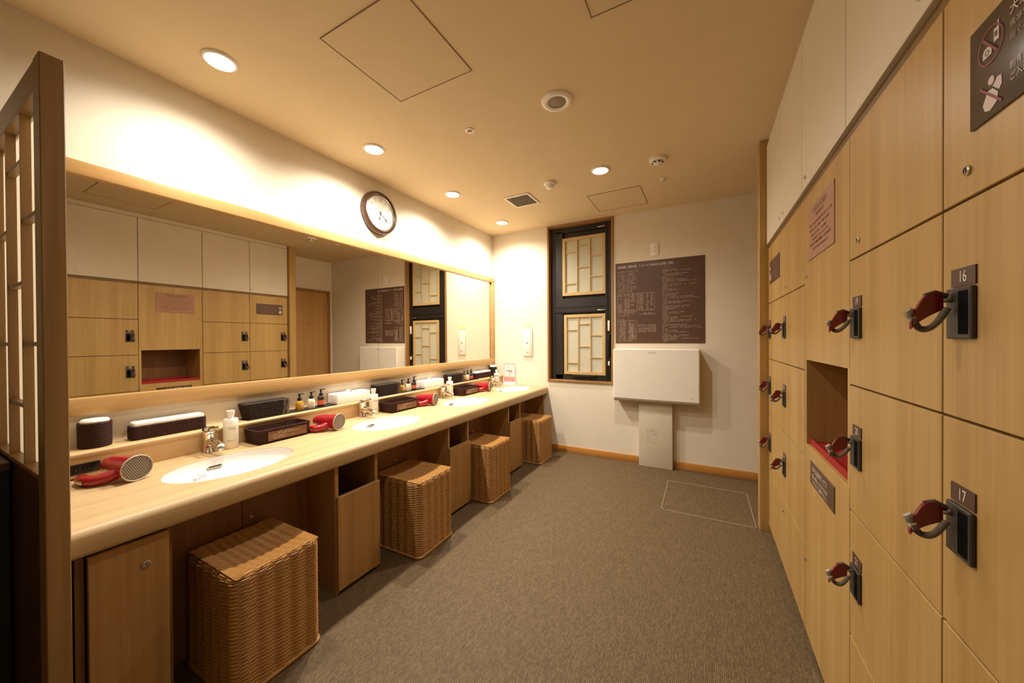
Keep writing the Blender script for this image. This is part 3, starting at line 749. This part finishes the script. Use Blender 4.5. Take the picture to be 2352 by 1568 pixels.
# ================================================================== UNDER THE WORKTOP
cb = thing('vanity_cabinet',(.40,.40,0),'wooden vanity cupboard with a round lock under the worktop, nearest the wooden screen','cabinet')
O = (.40,.40,0)
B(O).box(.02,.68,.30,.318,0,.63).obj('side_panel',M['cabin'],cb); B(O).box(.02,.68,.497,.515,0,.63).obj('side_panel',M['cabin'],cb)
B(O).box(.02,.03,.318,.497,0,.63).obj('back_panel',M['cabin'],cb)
B(O).box(.682,.70,.322,.502,.01,.617,.0015,1).obj('door',M['cab'],cb)
lk = B(O); lk.lathe([(.0115,.70),(.0115,.7035),(.0085,.705),(.0085,.7035),(0,.7035)],(0,.445,.533),axis='x',seg=20,cap=False); lk.obj('round_lock',M['steel'],cb)
B(O).box(.7036,.7042,.444,.446,.528,.538).obj('key_slot',M['blackp'],cb)
def bay(y0,y1,seamy,kn,label):
    yo = (.49,(y0+y1)/2,0)
    t = thing('knee_panel',yo,label,'panel','recessed wooden panels behind the stools')
    ys = [y0]+([seamy] if seamy else [])+[y1]
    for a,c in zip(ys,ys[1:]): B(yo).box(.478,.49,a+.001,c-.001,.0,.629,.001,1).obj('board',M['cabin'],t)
    B(yo).lathe([(.009,.49),(.009,.494),(0,.495)],(0,kn[0],kn[1]),axis='x',seg=16,cap=False).obj('round_lock',M['steel'],t)
bay(.516,1.114,.811,(.847,.455),'recessed panel with a seam and lock behind the nearest rattan stool')
bay(1.373,1.987,None,(1.686,.455),'recessed panel with a small lock behind the second rattan stool')
bay(2.238,2.862,None,(2.586,.44),'recessed panel with a small lock behind the third rattan stool')
bay(3.116,3.70,None,(3.45,.44),'recessed panel behind the farthest rattan stool')
def bin_unit(y0,y1,label):
    yo = (.5,(y0+y1)/2,0); t = thing('bin_cabinet',yo,label,'cabinet','open-topped bin cabinets under the worktop')
    B(yo).box(.12,.697,y0,y0+.018,0,.63).obj('side_panel',M['cab'],t); B(yo).box(.12,.697,y1-.018,y1,0,.63).obj('side_panel',M['cab'],t)
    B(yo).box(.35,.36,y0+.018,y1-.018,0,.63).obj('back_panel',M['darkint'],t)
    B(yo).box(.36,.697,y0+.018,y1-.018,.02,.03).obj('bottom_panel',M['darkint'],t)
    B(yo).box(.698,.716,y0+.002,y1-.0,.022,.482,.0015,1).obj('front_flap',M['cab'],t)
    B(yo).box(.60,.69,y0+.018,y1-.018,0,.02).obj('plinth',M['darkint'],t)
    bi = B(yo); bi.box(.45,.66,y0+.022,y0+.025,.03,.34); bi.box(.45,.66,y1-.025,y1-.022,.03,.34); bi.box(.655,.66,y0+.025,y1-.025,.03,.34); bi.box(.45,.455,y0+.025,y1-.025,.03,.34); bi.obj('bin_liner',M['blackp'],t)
bin_unit(1.115,1.371,'open-topped bin cabinet between the first and second rattan stools')
bin_unit(1.988,2.236,'open-topped bin cabinet between the second and third rattan stools')
bin_unit(2.864,3.112,'open-topped bin cabinet between the third and fourth rattan stools')
ep = B((.4,3.715,0)).box(.12,.69,3.702,3.72,0,.629); tag(ep.obj('end_panel',M['cab']),'narrow wooden end panel under the far end of the worktop','panel')

# rattan stools
def stool():
    t = thing('rattan_stool',(0,0,0),'','stool','woven rattan cube stools tucked under the worktop')
    D,W,H = .36,.31,.442
    def P(f):
        q = max(0,(f-.945)/.055); e = .020*(1-math.sqrt(max(0,1-q*q))); return rrect(-D/2+e,D/2-e,-W/2+e,W/2-e,.028,6)
    b = B(); weave(b,P,.012,H-.009,64,44,.0032,.0033,seg=5,sub=4,alt=0.14,zw=.0012); o = b.obj('woven_side',M['rattan'],t); o['kind'] = 'stuff'
    light_block = B().prism(rrect(-D/2+.008,D/2-.008,-W/2+.008,W/2-.008,.025),.004,H-.040,'z'); light_block.obj('light_block',M['stoolblock'],t)  # dark inner box, added to stop light passing through the weave
    def top(x,y):
        u = max(0,1-(2*x/D)**2); v = max(0,1-(2*y/W)**2); dip = .026*(u**.5*v**.5)
        e = max(abs(2*x/D),abs(2*y/W)); drop = 0 if e < .80 else .017*((e-.80)/.20)**2.2
        return H-.003-dip*(1 if e < .8 else (1-(e-.8)/.2)) - drop
    tb = B(); n = 54
    for i in range(n):
        x = -D/2+.007+(D-.014)*i/(n-1); pts = []; m_ = 60
        for k in range(m_+1):
            y = -W/2+.005+(W-.010)*k/m_; pts.append((x+random.uniform(-.0004,.0004),y,top(x,y)+.0022*math.cos(PI*k/3+.5*(i%2))))
        tb.tube(pts,.0040,5)
    o = tb.obj('woven_top',M['rattan'],t); o['kind'] = 'stuff'
    r = B(); r.tube([(p[0],p[1],.009) for p in rrect(-D/2-.002,D/2+.002,-W/2-.002,W/2+.002,.03,6)],.0075,8,closed=True); r.obj('base_rim',M['rattan'],t)
    return t
st0 = stool(); st0.location = (.693,.765,0); st0['label'] = 'woven rattan cube stool nearest the camera under the first basin'
for (x,y,rz,l) in ((.682,1.665,1.5,'woven rattan cube stool under the second basin'),(.685,2.445,-1,'woven rattan cube stool under the third basin'),(.678,3.385,.5,'woven rattan cube stool under the fourth basin, beside the far wall')):
    place(st0,(x,y,0),l,rz=math.radians(rz))

# ================================================================== SCREEN AT THE LEFT
def translucent(name,col):
    m = mat(name,col,.7); nt = m.node_tree; t = nt.nodes.new('ShaderNodeBsdfTranslucent'); t.inputs[0].default_value = lin(col)
    x = nt.nodes.new('ShaderNodeMixShader'); x.inputs[0].default_value = .5; out = nt.nodes['Material Output']
    nt.links.new(nt.nodes['Principled BSDF'].outputs[0],x.inputs[1]); nt.links.new(t.outputs[0],x.inputs[2]); nt.links.new(x.outputs[0],out.inputs[0]); return m
M['lowpan'] = wood('dark_screen_panel',(84,56,36),(100,68,44),'z')
M['washi'] = translucent('translucent_white_panel',(236,226,204))
SO = (.73,.257,0)
sc = thing('wooden_screen',(.38,.257,0),'brown wooden lattice screen with white panels standing at the near end of the worktop','screen'); SO = (.38,.257,0)
B(SO).box(.70,.765,.237,.280,0,2.008,.002,1).obj('post',M['post'],sc)
B(SO).box(.002,.70,.238,.278,1.925,2.006,.001,1).obj('top_rail',M['postx'],sc)
B(SO).box(.002,.70,.238,.278,.876,.888,.001,1).obj('sill_rail',M['postx'],sc)
pw = B(SO); pw.add([(.002,.264,.888),(.70,.264,.888),(.70,.264,1.925),(.002,.264,1.925)],[(0,1,2,3)]); pw.obj('white_panel',M['washi'],sc)
B(SO).box(.002,.70,.240,.266,0,.8755).obj('lower_panel',M['lowpan'],sc)
for x in (.50,.295,.09): B(SO).box(x,x+.011,.241,.261,.888,1.925).obj('slat',M['post'],sc)
for (x0,x1,zz) in ((.511,.70,(1.607,1.244)),(.306,.50,(1.79,1.426,1.059)),(.101,.295,(1.608,1.243)),(.002,.09,(1.79,1.426,1.059))):
    for z in zz: B(SO).box(x0,x1,.243,.260,z-.006,z+.006).obj('cross_bar',M['postx'],sc)
lc = thing('low_cabinet',(.18,-.2,0),'black low cabinet with dark wooden top beside the screen at the left edge','cabinet')
B((.18,-.2,0)).box(.002,.352,-.62,.234,0,.845,.002,1).obj('cabinet_body',M['cabblack'],lc)
B((.18,-.2,0)).box(.002,.36,-.63,.235,.846,.872,.002,1).obj('cabinet_top',wood('dark_top',(74,46,26),(92,60,36),'y'),lc)

# ================================================================== LOCKERS (right)
LX = 2.65; YC = [.454,.901,1.348,1.861,2.330,2.783]; ZR = [.405,.760,1.115,1.466,1.818]
def keyhole(parent,o,x,y,z):
    b = B(o); b.lathe([(.0075,0),(.0075,-.003),(.0055,-.0042),(.0055,-.003),(0,-.003)],(x,y,z),axis='x',seg=16,cap=False); k = b.obj('keyhole',M['steel'],parent)
    B(o).box(x-.0036,x-.003,y-.0008,y+.0008,z-.004,z+.004).obj('key_slot',M['blackp'],k)
def lock(parent,o,ytop,zrow,num):
    """ytop: far edge of lock, zrow: top of the door"""
    z1 = zrow-.106-.0315; y1 = ytop; y0 = ytop-.060
    p = B(o).box(LX-.0022,LX,y0,y1,zrow-.135,zrow-.106).obj('number_plate',M['plate'],parent)
    if num: text('number',str(num),.026,M['text'],p,(LX-.0026-o[0],(y0+y1)/2-o[1],zrow-.1205-o[2]),'-x',xs=.8)
    l = B(o).box(LX-.007,LX,y0,y1+.003,z1-.082,z1,.0015,1).obj('lock_body',M['lock'],parent)
    B(o).box(LX-.0074,LX-.006,y0+.006,y0+.030,z1-.075,z1-.006).obj('coin_slot',M['slotblack'],l)
def wrist_key(loc,label,rnd):
    t = thing('wristband_key',loc,label,'key','red wristband keys hanging on the locker locks')
    B().lathe([(.0042,0),(.0042,-.010),(.003,-.013),(.003,-.006)],axis='x',seg=12).obj('key_stem',M['steel'],t)
    b = B(); a = rnd.uniform(-.15,.15)
    vs = []; n = 12
    for i in range(n+1):
        u = i/n; x = -.010-.038*u; z = .004*math.sin(u*PI)-.030*u*u-.003; wz = .0190*(math.sin(min(1,u*1.0+.12)*PI*.92)**.45); 
        for (dy,dz) in ((-.004,-wz),(-.004,wz),(.004,wz),(.004,-wz)): vs.append((x,dy+a*.02*u,z+dz-.004*u))
    fs = [(i*4+j,i*4+(j+1)%4,(i+1)*4+(j+1)%4,(i+1)*4+j) for i in range(n) for j in range(4)]+[(0,1,2,3),(n*4+3,n*4+2,n*4+1,n*4)]
    b.add(vs,fs,True); b.obj('red_tag',M['redband'],t)
    h = B(); h.tube([(-.004,.001,.006),(-.018,.002,.012),(-.030,.002,.009)],[.005,.0062,.004],8); h.obj('tag_grip',M['lock'],t)
    c = B(); dr_ = rnd.uniform(.018,.030); L = 84; path = []; rad = []
    for k in range(L+1):
        u = k/L; ang = PI*u; path.append((-.046+.040*u-.004*math.sin(ang), -.003+.004*math.sin(ang*2), -.026-dr_*math.sin(ang)+.012*u)); rad.append(.0042 if k%2 else .0056)
    c.tube(path,rad,9)
    c.obj('coil_strap',M['coil'],t)
    B().tube([(-.044,.001,-.012),(-.049,.002,-.018),(-.046,.002,-.028)],[.004,.0068,.006],10).obj('strap_clip',M['coil'],t)
    return t
nums = {0:(16,17,18),1:(19,20,21),3:(22,23,24),4:(25,26,27)}
clab = {0:'light wood locker column with numbers 16 and 17, nearest the camera',1:'light wood locker column with numbers 19, 20 and 21, right of the open towel niche',
        2:'light wood locker column with the open red-lined towel niche',3:'light wood locker column just beyond the towel niche, with no notice on it',4:'light wood locker column farthest away, with a small dark notice'}
rk = random.Random(21); keyspots = []
KL = {16:'red wristband key hanging on locker 16, nearest the camera and below the large dark sign',17:'red wristband key hanging on locker 17, nearest the camera and below locker 16',18:'red wristband key hanging on locker 18, lowest of the nearest column',
 19:'red wristband key hanging on locker 19, right of the pink notice column',20:'red wristband key hanging on locker 20, in front of the open towel niche',21:'red wristband key hanging on locker 21, low down under locker 20',
 22:'upper red wristband key of the column just beyond the towel niche',23:'middle red wristband key of the column just beyond the towel niche',24:'lower red wristband key of the column just beyond the towel niche',
 25:'upper red wristband key of the farthest column, overlapping the wooden end panel',26:'middle red wristband key of the farthest column, overlapping the wooden end panel',27:'lower red wristband key of the farthest column, overlapping the wooden end panel'}
for ci in range(5):
    y0,y1 = YC[ci],YC[ci+1]; o = (2.88,(y0+y1)/2,0)
    t = thing('locker_column',o,clab[ci],'locker','light wood locker columns on the right wall')
    c = B(o); g = .002
    if ci != 2:
        c.box(LX+.019,3.10,y0,y1,.04,1.829); c.box(LX+.05,3.10,y0,y1,0,.04)
    else:
        c.box(LX+.019,3.10,y0,y1,.04,.80); c.box(LX+.019,3.10,y0,y1,1.180,1.829); c.box(3.0,3.10,y0,y1,.80,1.18)
        c.box(LX+.001,3.0,y0+.001,y0+.019,.80,1.18); c.box(LX+.001,3.0,y1-.027,y1-.001,.80,1.18); c.box(LX+.05,3.10,y0,y1,0,.04)
    c.obj('carcass',M['lockedge'] if ci != 2 else M['locker'],t)
    rows = [.05]+ZR
    if ci == 2:
        cells = [(.05,.822,None),(1.157,1.818,None)]
    else: cells = [(rows[k],rows[k+1],k) for k in range(5)]
    for (z0,z1,k) in cells:
        gg = .0022
        d = B(o).box(LX,LX+.018,y0+gg,y1-gg,z0+gg,z1-gg,.0012,1).obj('door',M['locker'],t)
        if k == 4 and ci != 4: keyhole(d,o,LX,y1-(.069 if ci<3 else .079),z1-.308)
        if k in (1,2,3):
            nn = nums[ci][3-k]; lock(d,o,y1-.030,z1,nn); keyspots.append((y1-.030,z1,nn,ci))
        if k == 0 and ci in (3,): keyhole(d,o,LX,y1-.03,z1-.06)
    if ci == 2:
        keyhole(t,o,LX,y1-.034,1.495); keyhole(t,o,LX,y1-.02,.345)
        rb = B(o); rb.box(LX+.012,LX+.30,y0+.021,y1-.029,.822,.832); rb.box(LX+.012,LX+.016,y0+.021,y1-.029,.832,.846); rb.box(LX+.29,LX+.294,y0+.021,y1-.029,.832,.85)
        tag(rb.obj('red_liner',M['redlin'],t),'red liner tray on the niche floor')
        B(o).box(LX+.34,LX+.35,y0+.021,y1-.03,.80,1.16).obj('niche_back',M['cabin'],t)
for (y,z,nn,ci) in keyspots:
    wrist_key((LX-.0075,y-.012,z-.106-.033-.017),KL[nn],rk)
# recessed wood rail between lockers and overhead doors
rl = B((LX,1.6,1.82)).box(LX+.004,LX+.019,.454,2.783,1.812,1.843); rl.box(LX+.019,3.10,.454,2.783,1.8295,1.843)
tag(rl.obj('wooden_rail',M['lockedge']),'long brown wooden rail between the lockers and the white overhead cupboards','rail')
olab = ['white overhead cupboard above the nearest lockers','white overhead cupboard above lockers 19 to 21','white overhead cupboard above the towel niche column','white overhead cupboard fourth along, its lock at the lower left corner','white overhead cupboard farthest along, against the wooden end panel']
ky = [None,.95,1.80,2.25,2.345]
for ci in range(5):
    y0,y1 = YC[ci],YC[ci+1]; o = (2.88,(y0+y1)/2,1.844)
    t = thing('overhead_cupboard',o,olab[ci],'cupboard','white overhead cupboards above the lockers')
    B(o).box(LX+.010,3.10,y0,y1,1.844,2.475).obj('carcass',M['offwhite'],t)
    d = B(o).box(LX-.009,LX+.009,y0+.0025,y1-.0025,1.844,2.470,.001,1).obj('door',M['offwhite'],t)
    if ky[ci]: keyhole(d,o,LX-.009,ky[ci],1.885)
tag(B((LX,1.6,2.5)).box(LX+.002,3.10,.454,2.783,2.476,2.514).obj('filler_strip',M['offwhite']),'pale filler strip between the overhead cupboards and the ceiling','filler')
tag(B((2.65,2.82,0)).box(2.602,3.108,2.786,2.87,0,2.514,.002,1).obj('end_panel',M['locker']),'tall wooden end panel closing the far end of the lockers','panel')
tag(B((2.64,.9,0)).box(LX+.0,LX+.006,.46,1.72,.0,.045).obj('toe_strip',M['steel']),'thin metal toe strip at the foot of the nearest lockers','trim strip')

# ---- notices on the lockers
big = thing('etiquette_sign',(LX,.63,1.66),'large dark satin sign with red prohibition icons on the nearest locker','sign')
B().box(-.004,0,-.165,.192,-.096,.052,.002).obj('sign_plate',M['signsat'],big)
ic = B(); 
def zcirc(b,cy,cz,r0,r1,n=28,x=-.0045):
    vs = [(x,cy+rr_*math.cos(2*PI*k/n),cz+rr_*math.sin(2*PI*k/n)) for rr_ in (r0,r1) for k in range(n)]
    b.add(vs,[(k,(k+1)%n,n+(k+1)%n,n+k) for k in range(n)])
zcirc(ic,.155,.027,.0235,.026)
ic.add([(-.0047,.155+s*.0145+q*.0012,.027+s*.016-q*.0012) for s,q in ((-1,-1),(-1,1),(1,1),(1,-1))],[(0,1,2,3)])
ic.obj('prohibition_ring',M['iconred'],big)
i2 = B(); i2.prism([(.170,.014),(.152,.014),(.152,.024),(.158,.028),(.166,.028),(.170,.024)],-.0044,-.0041,'x'); i2.prism([(.148,.026),(.138,.026),(.138,.044),(.148,.044)],-.0044,-.0041,'x'); i2.box(-.0044,-.0041,.138,.1405,.044,.052)
i2.obj('camera_phone_icon',M['icon'],big)
i4 = B(); i4.box(-.0048,-.0045,.141,.146,.032,.039); zcirc(i4,.161,.020,.0025,.0045,12,-.0047); i4.obj('icon_detail',M['signsat'],big)
i3 = B(); i3.tube([(-.0042,.1535,-.024),(-.0040,.1535,-.024)],.0062,14)
i3.prism([(.170,-.052),(.166,-.062),(.155,-.066),(.142,-.060),(.139,-.048),(.150,-.037),(.160,-.036)],-.0044,-.0041,'x'); i3.prism([(.150,-.034),(.137,-.046),(.132,-.040),(.133,-.028),(.140,-.026)],-.0044,-.0041,'x'); i3.obj('figure_icon',M['icon'],big)
i5 = B(); i5.add([(-.0047,.154+s*.022+q*.0012,-.044+s*.02-q*.0012) for s,q in ((-1,-1),(-1,1),(1,1),(1,-1))],[(0,1,2,3)]); i5.obj('prohibition_bar',M['iconred'],big)
text('sign_text','大浴場内での',.016,M['icon'],big,(-.0045,.118,.046),'-x','LEFT')
text('sign_text','携帯電話・カメラの使用は',.011,M['greyprint'],big,(-.0045,.118,.026),'-x','LEFT')
text('sign_text','固くお断り致します。',.011,M['greyprint'],big,(-.0045,.118,.010),'-x','LEFT')
text('sign_text','刺青・タトゥーのある方の',.011,M['icon'],big,(-.0045,.118,-.028),'-x','LEFT')
text('sign_text','ご入浴はお断り致します。',.011,M['icon'],big,(-.0045,.118,-.044),'-x','LEFT')
for ch in big.children:
    if not ch.name.startswith('sign_plate'): ch.location = Vector(ch.location)+Vector((0,-.009,-.021))
pk = thing('pink_notice',(LX,1.633,1.65),'pinkish-brown notice with dark print on the door above the towel niche','sign')
B().box(-.003,0,-.157,.157,-.101,.102,.001,1).obj('sign_plate',M['signpink'],pk)
text('sign_title','大切なお客様へ',.026,M['darktext'],pk,(-.0034,.0,.072),'-x')
g = B(); r = random.Random(8); glyphs(g,'-x',-.0033,[(-.05,.05,.05),(-.14,.14,.025),(-.12,.135,.005),(-.08,.12,-.015),(-.10,.10,-.033),(-.13,.02,-.05),(-.02,.13,-.05),(-.10,.09,-.07)],.010,r,.9); g.obj('sign_print',M['darktext'],pk)
sm_ = thing('small_dark_notice',(LX,2.561,1.65),'small dark brown notice with two white icons on the farthest locker column','sign')
B().box(-.003,0,-.157,.157,-.068,.066,.001,1).obj('sign_plate',M['signdark'],sm_)
g = B(); glyphs(g,'-x',-.0033,[(-.11,.06,.042),(-.11,.05,.026),(-.11,.09,.005),(-.11,.09,-.012),(-.10,.09,-.032),(-.11,.05,-.048)],.009,r,.9); g.obj('sign_print',mat('sm_print',(160,130,108),.6),sm_)
g = B(); g.box(-.0036,-.003,.112,.13,.016,.034); g.box(-.0036,-.003,.130,.143,.014,.030); g.tube([(-.0033,.128,-.012),(-.0031,.128,-.012)],.009,12); g.prism([(.108,-.04),(.128,-.052),(.146,-.04),(.142,-.022),(.128,-.016),(.112,-.024)],-.0036,-.003,'x'); g.obj('white_icons',M['icon'],sm_)
ns = thing('niche_notice',(LX,1.618,.731),'dark brown notice with white print below the open towel niche','sign')
B().box(-.003,0,-.143,.143,-.043,.043,.001,1).obj('sign_plate',M['signdark'],ns)
text('sign_title','タオル返却ボックス',.024,M['text'],ns,(-.0034,.115,.018),'-x','LEFT',fit=.18)
text('sign_text','使い終わったタオルは',.018,M['text'],ns,(-.0034,.115,-.008),'-x','LEFT',fit=.19)
text('sign_text','こちらにご返却下さい。',.018,M['text'],ns,(-.0034,.115,-.029),'-x','LEFT',fit=.18)
